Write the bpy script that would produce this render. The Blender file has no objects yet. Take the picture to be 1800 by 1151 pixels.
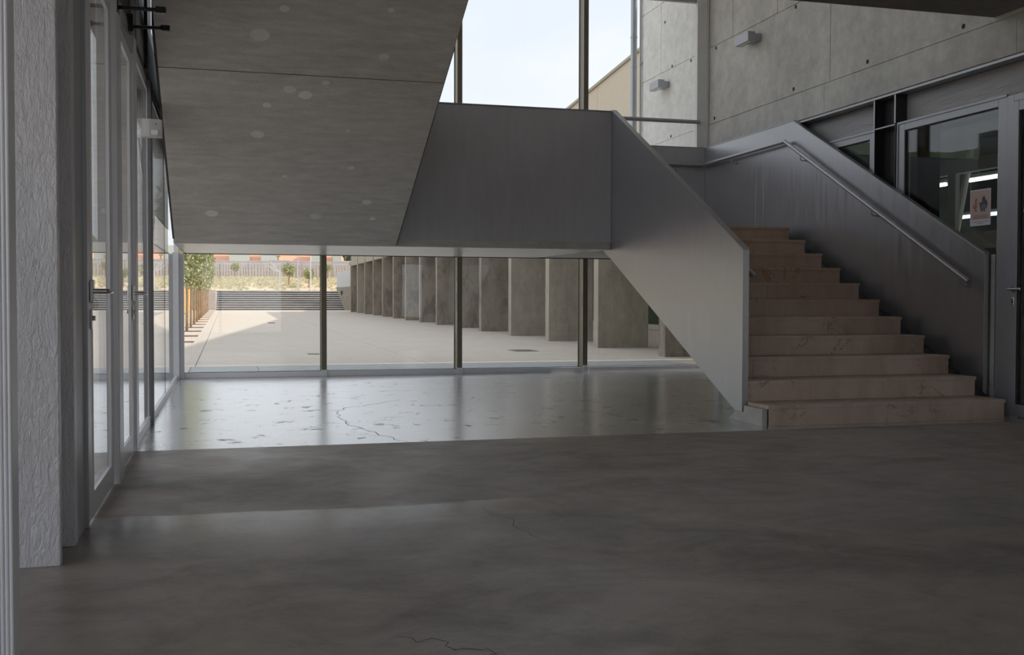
import bpy, bmesh, math, random
from mathutils import Vector, Matrix
random.seed(7)
SC = bpy.context.scene
COL = SC.collection

# ------------------------------------------------------------------ camera
cd = bpy.data.cameras.new('camera')
cam = bpy.data.objects.new('camera', cd)
COL.objects.link(cam)
SC.camera = cam
FW = Vector((0.26167173, 0.96477197, -0.02725732))
RT = Vector((0.96514392, -0.26171047, 0.00219965))
UP = Vector((0.00501137, 0.02688282, 0.99962603))
M = Matrix((RT, UP, -FW)).transposed().to_4x4()
M.translation = Vector((0, 0, 1.0))
cam.matrix_world = M
cd.sensor_width = 36
cd.sensor_fit = 'HORIZONTAL'
cd.lens = 1849.26 / 1800 * 36
cd.clip_start = 0.05
cd.clip_end = 2000

# ------------------------------------------------------------------ world, sun, exposure
SC.view_settings.view_transform = 'Standard'
SC.view_settings.look = 'None'
SC.view_settings.exposure = 0.28
SC.view_settings.gamma = 1.0
SC.view_settings.use_curve_mapping = False
SKY = 1.06
SUN = 3.2
w = bpy.data.worlds.new('sky'); SC.world = w; w.use_nodes = True
nt = w.node_tree; nt.nodes.clear()
wo = nt.nodes.new('ShaderNodeOutputWorld'); bg = nt.nodes.new('ShaderNodeBackground')
tc = nt.nodes.new('ShaderNodeTexCoord'); mp = nt.nodes.new('ShaderNodeMapping')
mp.inputs['Scale'].default_value = (1.6, 1.6, 4.5)
nz = nt.nodes.new('ShaderNodeTexNoise'); nz.inputs['Scale'].default_value = 2.2; nz.inputs['Detail'].default_value = 6
rp = nt.nodes.new('ShaderNodeValToRGB')
rp.color_ramp.elements[0].position = 0.38; rp.color_ramp.elements[0].color = (0.74, 0.79, 0.88, 1)
rp.color_ramp.elements[1].position = 0.68; rp.color_ramp.elements[1].color = (0.84, 0.86, 0.90, 1)
nt.links.new(tc.outputs['Generated'], mp.inputs['Vector']); nt.links.new(mp.outputs[0], nz.inputs['Vector'])
nt.links.new(nz.outputs[0], rp.inputs[0]); nt.links.new(rp.outputs[0], bg.inputs[0]); nt.links.new(bg.outputs[0], wo.inputs[0])
bg.inputs[1].default_value = SKY
sd = bpy.data.lights.new('sun', 'SUN'); sd.energy = SUN; sd.angle = math.radians(0.7); sd.color = (1.0, 0.93, 0.82)
sun = bpy.data.objects.new('sun', sd); COL.objects.link(sun)
el = math.radians(35.5)
sdir = Vector((-math.cos(el), 0.0, -math.sin(el)))
sun.rotation_euler = sdir.to_track_quat('-Z', 'Y').to_euler()
sun.location = (30, 40, 40)

cy = SC.cycles
cy.use_denoising = True
cy.max_bounces = 12; cy.diffuse_bounces = 7; cy.glossy_bounces = 6; cy.transparent_max_bounces = 24
cy.sample_clamp_indirect = 6; cy.caustics_reflective = False; cy.caustics_refractive = False

# ------------------------------------------------------------------ material helpers
def newmat(name):
    m = bpy.data.materials.new(name); m.use_nodes = True
    return m, m.node_tree, m.node_tree.nodes['Principled BSDF']
def pos_coord(nt, scale=(1, 1, 1), rot=(0, 0, 0)):
    g = nt.nodes.new('ShaderNodeNewGeometry'); mp = nt.nodes.new('ShaderNodeMapping')
    mp.inputs['Scale'].default_value = scale; mp.inputs['Rotation'].default_value = rot
    nt.links.new(g.outputs['Position'], mp.inputs['Vector'])
    return mp.outputs[0]
def noise(nt, vec, scale, detail=5, rough=0.55, dist=0.0):
    n = nt.nodes.new('ShaderNodeTexNoise')
    n.inputs['Scale'].default_value = scale; n.inputs['Detail'].default_value = detail
    n.inputs['Roughness'].default_value = rough; n.inputs['Distortion'].default_value = dist
    nt.links.new(vec, n.inputs['Vector'])
    return n.outputs[0]
def ramp(nt, fac, stops):
    r = nt.nodes.new('ShaderNodeValToRGB')
    els = r.color_ramp.elements
    while len(els) < len(stops): els.new(0.5)
    for e, (p, c) in zip(els, stops):
        e.position = p; e.color = (c[0], c[1], c[2], 1) if not isinstance(c, (int, float)) else (c, c, c, 1)
    nt.links.new(fac, r.inputs[0])
    return r.outputs[0]
def mixc(nt, fac, a, b, mode='MIX'):
    n = nt.nodes.new('ShaderNodeMix'); n.data_type = 'RGBA'; n.blend_type = mode
    for s, v in ((n.inputs[0], fac), (n.inputs[6], a), (n.inputs[7], b)):
        if hasattr(v, 'is_linked'): nt.links.new(v, s)
        elif isinstance(v, (int, float)): s.default_value = v
        else: s.default_value = (v[0], v[1], v[2], 1)
    return n.outputs[2]
def math_(nt, op, a, b=0.0):
    n = nt.nodes.new('ShaderNodeMath'); n.operation = op
    for s, v in ((n.inputs[0], a), (n.inputs[1], b)):
        if hasattr(v, 'is_linked'): nt.links.new(v, s)
        else: s.default_value = v
    return n.outputs[0]
def bump(nt, h, bsdf, strength=0.3, dist=0.01):
    b = nt.nodes.new('ShaderNodeBump'); b.inputs['Strength'].default_value = strength; b.inputs['Distance'].default_value = dist
    nt.links.new(h, b.inputs['Height']); nt.links.new(b.outputs[0], bsdf.inputs['Normal'])
def sc3(c, k): return tuple(min(1, x * k) for x in c)

def concrete(name, col, var=0.22, rough=0.75, stretch=(1, 1, 1), pits=True, stain=0.0):
    m, nt, b = newmat(name)
    v = pos_coord(nt, stretch)
    n1 = noise(nt, v, 0.9, 8, 0.6, 0.4); n2 = noise(nt, v, 7, 8, 0.65); n3 = noise(nt, pos_coord(nt), 70, 3)
    c = ramp(nt, n1, [(0.3, sc3(col, 1 - var)), (0.7, sc3(col, 1 + var))])
    c = mixc(nt, 0.45, c, ramp(nt, n2, [(0.3, sc3(col, 0.62)), (0.7, sc3(col, 1.38))]))
    c = mixc(nt, 0.15, c, ramp(nt, n3, [(0.3, sc3(col, 0.6)), (0.7, sc3(col, 1.4))]))
    if stain > 0:
        s = noise(nt, pos_coord(nt, (1.2, 1.2, 0.5)), 1.7, 9, 0.7, 0.6)
        c = mixc(nt, ramp(nt, s, [(0.50, 0.0), (0.60, stain)]), c, sc3(col, 0.38))
    if pits:
        vo = nt.nodes.new('ShaderNodeTexVoronoi'); vo.inputs['Scale'].default_value = 14
        nt.links.new(pos_coord(nt), vo.inputs['Vector'])
        rr = ramp(nt, vo.outputs['Distance'], [(0.03, 1.0), (0.07, 0.0)])
        gate = ramp(nt, noise(nt, pos_coord(nt), 2.3, 3), [(0.47, 0.0), (0.56, 0.9)])
        pf = math_(nt, 'MULTIPLY', rr, gate)
        c = mixc(nt, pf, c, sc3(col, 0.35))
    nt.links.new(c, b.inputs['Base Color'])
    b.inputs['Roughness'].default_value = rough
    bump(nt, mixc(nt, 0.4, n2, n3), b, 0.25, 0.01)
    return m
def plain(name, col, rough=0.5, metal=0.0, var=0.06, bumps=0.0, bscale=60, spec=0.5):
    m, nt, b = newmat(name)
    n = noise(nt, pos_coord(nt), 6, 4)
    c = ramp(nt, n, [(0.3, sc3(col, 1 - var)), (0.7, sc3(col, 1 + var))])
    nt.links.new(c, b.inputs['Base Color'])
    b.inputs['Roughness'].default_value = rough; b.inputs['Metallic'].default_value = metal
    b.inputs['Specular IOR Level'].default_value = spec
    if bumps > 0: bump(nt, noise(nt, pos_coord(nt), bscale, 4), b, bumps, 0.005)
    return m
def steel(name, col, rough=0.38, metal=0.85):
    m, nt, b = newmat(name)
    n = noise(nt, pos_coord(nt, (2, 2, 0.25)), 9, 6, 0.6)
    f = noise(nt, pos_coord(nt), 160, 2)
    c = ramp(nt, n, [(0.3, sc3(col, 0.95)), (0.7, sc3(col, 1.05))])
    nt.links.new(c, b.inputs['Base Color'])
    nt.links.new(ramp(nt, n, [(0.3, rough - 0.05), (0.7, rough + 0.08)]), b.inputs['Roughness'])
    b.inputs['Metallic'].default_value = metal
    bump(nt, f, b, 0.05, 0.002)
    return m
def plaster(name, col, metal=0.25, rough=0.42, scale=(1, 1, 0.3), strength=1.0):
    m, nt, b = newmat(name)
    v = pos_coord(nt, scale)
    a = noise(nt, v, 75, 4, 0.6, 1.2); d = noise(nt, v, 22, 5, 0.6, 2.2)
    h = mixc(nt, 0.55, a, d)
    nt.links.new(ramp(nt, noise(nt, v, 4, 3), [(0.3, sc3(col, 0.93)), (0.7, sc3(col, 1.06))]), b.inputs['Base Color'])
    b.inputs['Roughness'].default_value = rough; b.inputs['Metallic'].default_value = metal
    bump(nt, h, b, strength, 0.022)
    return m

def glass(name, tint=(0.975, 0.985, 0.98)):
    m = bpy.data.materials.new(name); m.use_nodes = True
    nt = m.node_tree; nt.nodes.clear()
    o = nt.nodes.new('ShaderNodeOutputMaterial'); mx = nt.nodes.new('ShaderNodeMixShader')
    t = nt.nodes.new('ShaderNodeBsdfTransparent'); g = nt.nodes.new('ShaderNodeBsdfGlossy')
    t.inputs[0].default_value = (*tint, 1); g.inputs[0].default_value = (1, 1, 1, 1); g.inputs['Roughness'].default_value = 0.0
    geo = nt.nodes.new('ShaderNodeNewGeometry'); dot = nt.nodes.new('ShaderNodeVectorMath'); dot.operation = 'DOT_PRODUCT'
    nt.links.new(geo.outputs['Normal'], dot.inputs[0]); nt.links.new(geo.outputs['Incoming'], dot.inputs[1])
    c = math_(nt, 'ABSOLUTE', dot.outputs['Value'])
    k = math_(nt, 'POWER', math_(nt, 'SUBTRACT', 1.0, c), 5.0)
    f = math_(nt, 'ADD', math_(nt, 'MULTIPLY', k, 0.96), 0.04)
    nt.links.new(f, mx.inputs[0]); nt.links.new(t.outputs[0], mx.inputs[1]); nt.links.new(g.outputs[0], mx.inputs[2])
    nt.links.new(mx.outputs[0], o.inputs[0])
    return m
def emis(name, col, s):
    m = bpy.data.materials.new(name); m.use_nodes = True
    b = m.node_tree.nodes['Principled BSDF']
    b.inputs['Base Color'].default_value = (*col, 1); b.inputs['Emission Color'].default_value = (*col, 1); b.inputs['Emission Strength'].default_value = s
    return m

def floor_mat(name, far):
    m, nt, b = newmat(name)
    vs = pos_coord(nt, (0.8, 1.1, 1)); v = pos_coord(nt)
    n1 = noise(nt, pos_coord(nt, (0.9, 1.0, 1)), 1.0, 10, 0.70, 0.8); n2 = noise(nt, vs, 3.0, 9, 0.7, 0.6); n3 = noise(nt, v, 90, 3)
    col = (0.56, 0.56, 0.565) if far else (0.35, 0.302, 0.268)  # far pour paler: window light on it is put into the colour
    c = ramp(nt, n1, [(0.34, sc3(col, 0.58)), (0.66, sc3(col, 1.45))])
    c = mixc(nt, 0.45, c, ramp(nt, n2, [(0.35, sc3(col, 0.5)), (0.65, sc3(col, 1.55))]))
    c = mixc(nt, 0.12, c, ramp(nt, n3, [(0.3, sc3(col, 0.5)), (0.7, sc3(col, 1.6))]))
    nt.links.new(c, b.inputs['Base Color'])
    s1 = noise(nt, pos_coord(nt, (1.0, 0.9, 1)), 3.6, 12, 0.78, 0.2)
    if far:
        c = mixc(nt, ramp(nt, s1, [(0.58, 0.0), (0.63, 0.7)]), c, (0.10, 0.10, 0.10)); nt.links.new(c, b.inputs['Base Color'])
        r = ramp(nt, s1, [(0.0, 0.23), (0.575, 0.25), (0.62, 0.50), (1.0, 0.55)])
        b.inputs['Coat Roughness'].default_value = 0.21; b.inputs['Coat IOR'].default_value = 2.2; b.inputs['Specular IOR Level'].default_value = 0.9
        nt.links.new(ramp(nt, s1, [(0.57, 1.0), (0.62, 0.1)]), b.inputs['Coat Weight'])
    else:
        s2 = noise(nt, pos_coord(nt, (0.8, 0.9, 1)), 0.9, 8, 0.68, 0.8)
        r = ramp(nt, s2, [(0.35, 0.34), (0.50, 0.44), (0.68, 0.56)])
        # worn-shiny band across the hall
        g = nt.nodes.new('ShaderNodeNewGeometry'); sx = nt.nodes.new('ShaderNodeSeparateXYZ'); nt.links.new(g.outputs['Position'], sx.inputs[0])
        yy = math_(nt, 'ADD', sx.outputs['Y'], math_(nt, 'MULTIPLY', math_(nt, 'SUBTRACT', noise(nt, pos_coord(nt, (0.7, 2, 1)), 1.5, 7, 0.65), 0.5), 0.5))
        bandm = ramp(nt, math_(nt, 'MULTIPLY', yy, 0.1), [(0.40, 0.0), (0.485, 1.0), (0.503, 1.0), (0.507, 0.0)])
        xm = ramp(nt, math_(nt, 'MULTIPLY', sx.outputs['X'], 0.2), [(-0.1, 1.0), (0.25, 1.0), (0.5, 0.0)])
        bf = math_(nt, 'MULTIPLY', bandm, xm)
        r = mixc(nt, bf, r, (0.22, 0.22, 0.22))
    nt.links.new(r, b.inputs['Roughness'])
    if not far:
        sp = noise(nt, pos_coord(nt, (1.0, 1.0, 1)), 3.0, 12, 0.78, 0.6)
        nt.links.new(ramp(nt, sp, [(0.36, 0.12), (0.52, 0.5), (0.66, 1.0)]), b.inputs['Specular IOR Level'])
    bump(nt, mixc(nt, 0.3, n2, n3), b, 0.03, 0.004)
    return m
def marble_mat():
    m, nt, b = newmat('pink_marble')
    base = (0.68, 0.53, 0.435)
    n = noise(nt, pos_coord(nt, (1.6, 1.6, 0.35), (0, 0.12, 0)), 2.6, 7, 0.6, 0.6)
    c = ramp(nt, n, [(0.32, (0.56, 0.42, 0.32)), (0.52, base), (0.72, (0.76, 0.61, 0.51))])
    c = mixc(nt, 0.2, c, ramp(nt, noise(nt, pos_coord(nt), 14, 8, 0.7, 0.5), [(0.3, sc3(base, 0.6)), (0.7, sc3(base, 1.3))]))
    vein = noise(nt, pos_coord(nt, (1, 1, 1), (0, 0.75, 0.3)), 1.8, 6, 0.62, 1.0)
    vf = ramp(nt, vein, [(0.488, 0.0), (0.50, 1.0), (0.512, 0.0)])
    gate = ramp(nt, noise(nt, pos_coord(nt), 1.4, 3), [(0.50, 0.0), (0.58, 0.75)])
    c = mixc(nt, math_(nt, 'MULTIPLY', vf, gate), c, (0.26, 0.13, 0.07))
    c = mixc(nt, ramp(nt, noise(nt, pos_coord(nt), 1.1, 6, 0.7, 0.8), [(0.58, 0.0), (0.66, 0.35)]), c, (0.42, 0.29, 0.18))
    nt.links.new(c, b.inputs['Base Color']); b.inputs['Roughness'].default_value = 0.42
    return m

MT = dict(
    soffit_lit_smooth=concrete('lit_smooth_soffit', (0.86, 0.85, 0.82), 0.08, 0.24, (0.5, 3, 1), False),  # paler than the slab, its colour carries light bounced up from outside
    soffit=concrete('soffit_concrete', (0.60, 0.57, 0.53), 0.13, 0.7, (0.6, 2.0, 2.0)),
    patch=plain('patched_concrete', (0.80, 0.77, 0.73), 0.8, 0, 0.12),
    wall=concrete('wall_concrete', (0.60, 0.585, 0.555), 0.30, 0.7),
    wall_out=concrete('outer_concrete', (0.80, 0.79, 0.76), 0.10, 0.8, (1, 1, 1)),
    fin=concrete('fin_concrete', (0.32, 0.285, 0.235), 0.16, 0.85, (1, 1, 0.4), True, 0.55),
    fin_dry=concrete('pale_fin_concrete', (0.40, 0.36, 0.30), 0.12, 0.85, (1, 1, 0.4), True, 0.1),
    ceil=concrete('ceiling_concrete', (0.24, 0.23, 0.22), 0.12, 0.8),
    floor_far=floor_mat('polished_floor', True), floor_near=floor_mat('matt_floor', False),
    crack=plain('crack', (0.05, 0.045, 0.04), 0.9),
    steel=steel('painted_steel', (0.47, 0.465, 0.485), 0.33, 0.82),
    steel_panel=steel('brushed_panel', (0.56, 0.55, 0.58), 0.42, 0.35),
    steel_edge=steel('steel_edge', (0.40, 0.40, 0.42), 0.4, 0.7),
    rail=steel('rail_steel', (0.42, 0.42, 0.44), 0.38, 0.6),
    darksteel=plain('dark_steel', (0.045, 0.042, 0.045), 0.5, 0.3, 0.1, 0.3, 40),
    mull=plain('bronze_mullion', (0.20, 0.175, 0.13), 0.45, 0.3, 0.05),
    alu=plain('aluminium', (0.82, 0.81, 0.84), 0.35, 0.3, 0.03),
    alu_dark=plain('grey_aluminium', (0.42, 0.42, 0.45), 0.4, 0.4, 0.03),
    white=plain('white_paint', (0.80, 0.80, 0.80), 0.5, 0, 0.03),
    plaster=plaster('silver_plaster', (0.78, 0.76, 0.79), 0.1, 0.30),
    plaster_h=plaster('grey_plaster', (0.48, 0.47, 0.48), 0.1, 0.45, (0.9, 0.10, 0.45), 1.0),
    ribs=plain('pale_profile', (0.85, 0.85, 0.88), 0.4, 0.1, 0.02),
    glass=glass('clear_glass'), green_glass=glass('green_glass', (0.55, 0.68, 0.58)),
    seal=plain('rubber_seal', (0.03, 0.03, 0.035), 0.6),
    black=plain('black_plastic', (0.012, 0.012, 0.013), 0.25),
    chrome=plain('satin_chrome', (0.70, 0.70, 0.71), 0.2, 1.0, 0.02),
    marble=marble_mat(),
    marble_edge=plain('marble_edge', (0.72, 0.58, 0.42), 0.5, 0, 0.1),
    paving=concrete('paving', (0.60, 0.525, 0.45), 0.07, 0.8, (0.4, 2, 1), False),
    granite=concrete('grey_paving', (0.40, 0.42, 0.42), 0.10, 0.7, (1, 1, 1), False),
    grate=plain('cast_iron', (0.16, 0.14, 0.10), 0.7, 0.3),
    soil=plain('red_soil', (0.20, 0.09, 0.05), 0.95, 0, 0.3),
    grass=concrete('dry_grass', (0.68, 0.53, 0.37), 0.25, 0.95, (1, 1, 1), False),
    tuft=plain('green_grass', (0.56, 0.49, 0.30), 0.9, 0, 0.4),
    stone=concrete('tier_concrete', (0.58, 0.56, 0.54), 0.14, 0.85, (0.3, 1, 2), False),
    block=concrete('grey_block', (0.55, 0.53, 0.56), 0.15, 0.9, (1, 1, 1), False),
    stake=plain('wood_stake', (0.46, 0.34, 0.17), 0.9, 0, 0.3),
    bark=plain('bark', (0.38, 0.27, 0.16), 0.9, 0, 0.2, 0.4),
    leaf=None,
    orange=plain('terracotta', (0.80, 0.40, 0.26), 0.8, 0, 0.1),
    orange_dark=plain('rust_red', (0.55, 0.20, 0.12), 0.8, 0, 0.1),
    panel=plain('pale_panel', (0.66, 0.72, 0.68), 0.5, 0, 0.05),
    ochre=plain('orange_board', (0.75, 0.42, 0.17), 0.8, 0, 0.12),
    beige=plain('beige_cladding', (0.62, 0.54, 0.43), 0.6, 0.1, 0.04),
    beige_trim=plain('beige_trim', (0.40, 0.36, 0.29), 0.5, 0.3, 0.04),
    zinc=plain('zinc', (0.42, 0.45, 0.47), 0.35, 0.7, 0.06),
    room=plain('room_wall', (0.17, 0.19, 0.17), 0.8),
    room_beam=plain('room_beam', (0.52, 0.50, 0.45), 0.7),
    tube=emis('lamp_tube', (0.90, 1.0, 0.97), 1.6),
    opal=plain('opal_glass', (0.9, 0.9, 0.88), 0.3),
    paper=plain('paper', (0.75, 0.74, 0.80), 0.7, 0, 0.02), pink=plain('pink_print', (0.60, 0.46, 0.42), 0.7, 0, 0.03),
    ink=plain('ink', (0.11, 0.10, 0.10), 0.7), ink_red=plain('red_ink', (0.42, 0.20, 0.17), 0.7), ink_blue=plain('blue_ink', (0.18, 0.20, 0.28), 0.7),
    hill=concrete('forest_hill', (0.10, 0.13, 0.07), 0.4, 1.0, (0.05, 0.05, 0.05), False),
)
def leaf_mat():
    m, nt, b = newmat('leaves')
    g = nt.nodes.new('ShaderNodeNewGeometry')
    c = ramp(nt, g.outputs['Random Per Island'], [(0.0, (0.17, 0.20, 0.07)), (0.5, (0.38, 0.40, 0.17)), (1.0, (0.70, 0.69, 0.44))])
    nt.links.new(c, b.inputs['Base Color']); b.inputs['Roughness'].default_value = 0.5
    b.inputs['Transmission Weight'].default_value = 0.0
    return m
MT['leaf'] = leaf_mat()

# ------------------------------------------------------------------ mesh helpers
class MB:
    def __init__(s): s.v = []; s.f = []
    def add(s, v, f):
        n = len(s.v); s.v += [tuple(p) for p in v]; s.f += [tuple(i + n for i in q) for q in f]; return s
    def box(s, x0, x1, y0, y1, z0, z1):
        v = [(x, y, z) for x in (x0, x1) for y in (y0, y1) for z in (z0, z1)]
        return s.add(v, [(0, 1, 3, 2), (4, 6, 7, 5), (0, 4, 5, 1), (2, 3, 7, 6), (0, 2, 6, 4), (1, 5, 7, 3)])
    def prism(s, pts, axis, a, b):
        n = len(pts)
        def mk(p, t):
            return {'X': (t, p[0], p[1]), 'Y': (p[0], t, p[1]), 'Z': (p[0], p[1], t)}[axis]
        v = [mk(p, a) for p in pts] + [mk(p, b) for p in pts]
        f = [tuple(range(n))[::-1], tuple(range(n, 2 * n))] + [(i, (i + 1) % n, n + (i + 1) % n, n + i) for i in range(n)]
        return s.add(v, f)
    def tube(s, pts, r, n=12, cap=True, r2=None):
        pts = [Vector(p) for p in pts]; rings = []
        for i, p in enumerate(pts):
            if i == 0: d = pts[1] - p
            elif i == len(pts) - 1: d = p - pts[i - 1]
            else: d = (p - pts[i - 1]).normalized() + (pts[i + 1] - p).normalized()
            d.normalize()
            a = Vector((0, 0, 1)) if abs(d.z) < 0.9 else Vector((1, 0, 0))
            u = d.cross(a).normalized(); q = d.cross(u).normalized()
            rr = r if r2 is None else r + (r2 - r) * i / (len(pts) - 1)
            if 0 < i < len(pts) - 1:
                c = (p - pts[i - 1]).normalized().dot((pts[i + 1] - p).normalized())
                k = 1 / max(0.5, math.sqrt((1 + c) / 2))
            else: k = 1
            rings.append([p + (u * math.cos(t) + q * math.sin(t)) * rr * (k if False else 1) for t in [2 * math.pi * j / n for j in range(n)]])
        v = [x for r_ in rings for x in r_]; f = []
        for i in range(len(rings) - 1):
            for j in range(n):
                f.append((i * n + j, i * n + (j + 1) % n, (i + 1) * n + (j + 1) % n, (i + 1) * n + j))
        if cap: f += [tuple(range(n))[::-1], tuple(range((len(rings) - 1) * n, len(rings) * n))]
        return s.add(v, f)
    def disc(s, c, nrm, r, h, n=16):
        c = Vector(c); nn = Vector(nrm).normalized()
        return s.tube([c, c + nn * h], r, n)

def prop(o, label=None, cat=None, group=None, kind=None):
    if label: o['label'] = label
    if cat: o['category'] = cat
    if group: o['group'] = group
    if kind: o['kind'] = kind
    return o
def wloc(o):
    p = Vector((0, 0, 0))
    while o is not None: p += o.location; o = o.parent
    return p
def obj(name, mb, m, parent=None, bevel=0.0, smooth=False, kind=None):
    me = bpy.data.meshes.new(name)
    if parent is None:
        xs = [p[0] for p in mb.v]; ys = [p[1] for p in mb.v]; zs = [p[2] for p in mb.v]
        org = Vector(((min(xs) + max(xs)) / 2, (min(ys) + max(ys)) / 2, min(zs)))
    else:
        xs = [p[0] for p in mb.v]; ys = [p[1] for p in mb.v]; zs = [p[2] for p in mb.v]
        org = Vector(((min(xs) + max(xs)) / 2, (min(ys) + max(ys)) / 2, min(zs)))
    me.from_pydata([tuple(Vector(p) - org) for p in mb.v], [], mb.f)
    bm = bmesh.new(); bm.from_mesh(me); bmesh.ops.recalc_face_normals(bm, faces=bm.faces); bm.to_mesh(me); bm.free()
    me.materials.append(MT[m] if isinstance(m, str) else m)
    o = bpy.data.objects.new(name, me); COL.objects.link(o)
    o.location = org
    if parent is not None:
        o.parent = parent; o.location = org - wloc(parent)
    if smooth:
        for p in me.polygons: p.use_smooth = True
        try: me.set_sharp_from_angle(angle=0.7)
        except Exception: pass
    if bevel > 0:
        b = o.modifiers.new('bevel', 'BEVEL'); b.width = bevel; b.segments = 2; b.limit_method = 'ANGLE'
    if kind: o['kind'] = kind
    return o
def empty(name, loc, label=None, cat=None, group=None, kind=None):
    o = bpy.data.objects.new(name, None); COL.objects.link(o); o.location = loc; o.empty_display_size = 0.2
    return prop(o, label, cat, group, kind)
def box(*a): return MB().box(*a)
def copy_tree(o, parent=None, delta=(0, 0, 0)):
    c = o.copy(); COL.objects.link(c)
    if parent is not None: c.parent = parent
    else: c.location = o.location + Vector(delta)
    for ch in list(o.children): copy_tree(ch, c)
    return c

# =================================================================== SETTING: shell
LW, RW, BW = -0.60, 6.52, 13.60
# floor: two pours meeting at Y = 7.24
fl = empty('floor', (3, 4, 0), kind='structure')
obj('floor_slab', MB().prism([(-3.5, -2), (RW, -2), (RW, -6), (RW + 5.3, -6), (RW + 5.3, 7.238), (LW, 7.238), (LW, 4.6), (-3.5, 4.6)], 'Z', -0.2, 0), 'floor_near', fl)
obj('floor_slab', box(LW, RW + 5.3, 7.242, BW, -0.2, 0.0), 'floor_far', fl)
def strip(pts, wd, z=0.0006):
    mb = MB(); pts = [Vector((p[0], p[1])) for p in pts]; L = []; R = []
    for i, p in enumerate(pts):
        d = (pts[min(i + 1, len(pts) - 1)] - pts[max(i - 1, 0)]).normalized(); n = Vector((-d.y, d.x))
        k = wd * random.uniform(0.5, 1.2); L.append(p + n * k); R.append(p - n * k)
    for i in range(len(pts) - 1):
        mb.add([(L[i].x, L[i].y, z), (R[i].x, R[i].y, z), (R[i + 1].x, R[i + 1].y, z), (L[i + 1].x, L[i + 1].y, z)], [(0, 1, 2, 3)])
    return mb
def wob(pts, n=6, a=0.03):
    out = []
    for (x0, y0), (x1, y1) in zip(pts[:-1], pts[1:]):
        for i in range(n):
            t = i / n; out.append((x0 + (x1 - x0) * t + random.uniform(-a, a), y0 + (y1 - y0) * t + random.uniform(-a, a)))
    return out + [pts[-1]]
CRACKS = [[(1.66, 10.35), (1.42, 10.0), (1.08, 9.72), (0.94, 9.35), (0.90, 8.75), (0.98, 8.1), (1.12, 7.55), (1.22, 7.26)],
          [(1.22, 7.20), (1.95, 6.6), (2.2, 6.2)], [(0.5, 3.05), (0.62, 2.95), (0.70, 2.86), (0.76, 2.80)], [(1.15, 4.9), (1.22, 4.6), (1.25, 4.2)]]
for k, c in enumerate(CRACKS):
    obj('crack', strip(wob(c), 0.0028 if k == 0 else 0.0015), 'crack', fl)

# right wall above the stair: panels on a core, beam strip below
wr = empty('wall_right', (RW, 8, 3.09), kind='structure')
obj('core', box(RW + 0.012, RW + 0.28, 3.79, BW - 0.0, 3.09, 7.0), 'wall', wr)
g = 0.005
low = [(BW - 0.06, 10.49), (10.49, 7.43)]
for a, b in low: obj('panel', box(RW, RW + 0.03, b + g, a - g, 3.438, 4.483), 'wall', wr, 0.003)
up = [(BW - 0.06, 12.85), (12.85, 11.67), (11.67, 10.49), (10.49, 9.31), (9.31, 7.9)]
for a, b in up: obj('panel', box(RW, RW + 0.03, b + g, a - g, 4.500, 5.56), 'wall', wr, 0.003)
for a, b in up: obj('panel', box(RW, RW + 0.03, b + g, a - g, 5.575, 6.98), 'wall', wr, 0.003)
for a, b in [(BW - 0.06, 10.60), (10.60, 7.6), (7.6, 4.6), (4.6, -6)]:
    obj('beam_strip', box(RW - 0.004, RW + 0.03, b + 0.002, a - 0.002, 3.105, 3.418), 'wall', wr, 0.003)
for y, z in [(11.236, 4.461), (9.773, 3.50), (11.269, 3.50), (13.335, 4.455), (13.371, 3.50), (8.28, 3.50)]:
    obj('tie_hole', MB().disc((RW - 0.002, y, z), (1, 0, 0), 0.024, 0.006), 'crack', wr)
obj('core', box(RW + 0.012, RW + 0.28, -6, 3.79, 3.09, 3.482), 'wall', wr)
# steel flange under the beam strip
tr = obj('trim_1', MB().box(RW - 0.035, RW + 0.25, -6, 11.9, 3.062, 3.082), 'steel_edge')
prop(tr, kind='structure')
tb = obj('trim_2', box(RW + 0.11, RW + 0.30, -6, 13.5, 2.755, 3.06), 'plaster_h'); prop(tb, kind='structure')

# ceiling slab over the near part of the hall
prop(obj('ceiling', MB().prism([(-3.5, -2.1), (RW, -2.1), (RW, 7.88), (LW, 7.88), (LW, 4.6), (-3.5, 4.6)], 'Z', 3.478, 3.78).box(RW, RW + .3, -6.2, 3.79, 3.482, 3.78), 'ceil'), kind='structure')
prop(obj('wall_recess', box(-3.5, LW - 0.43, 4.47, 4.6, 0, 3.478), 'wall'), kind='structure')
wq = empty('window_16', (-3.5, 1, 0), kind='structure')  # unseen recess glazing, added to light the column and left frames
mb = MB().box(-3.56, -3.5, -2.1, 4.6, 0, .08).box(-3.56, -3.5, -2.1, 4.6, 3.4, 3.478)
for y in (-2.1, 0.1, 2.3, 4.5): mb.box(-3.56, -3.5, y, y + .07, .08, 3.4)
obj('frame', mb, 'alu_dark', wq); obj('pane', box(-3.54, -3.53, -2.03, 4.5, .08, 3.4), 'glass', wq)
wq = empty('window_17', (-1, -2.05, 0), kind='structure')  # unseen glazing behind the camera, added to light the near hall
mb = MB().box(-3.5, 1.5, -2.06, -2, 0, .08).box(-3.5, 1.5, -2.06, -2, 3.4, 3.478)
for x in (-3.5, -1.85, -0.2, 1.43): mb.box(x, x + .07, -2.06, -2, .08, 3.4)
obj('frame', mb, 'alu_dark', wq); obj('pane', box(-3.43, 1.43, -2.04, -2.03, .08, 3.4), 'glass', wq)
prop(obj('ceiling_upper', box(LW - 0.3, RW + 0.28, 3.6, BW + 0.35, 7.0, 7.3), 'wall'), kind='structure')
prop(obj('wall_upper_back', box(LW - 0.3, RW + 0.28, 3.3, 3.6, 3.78, 7.3), 'wall'), kind='structure')
wq = empty('window_18', (LW, 9, 3.2), kind='structure')  # clerestory out of view, added to brighten the hall
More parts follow.
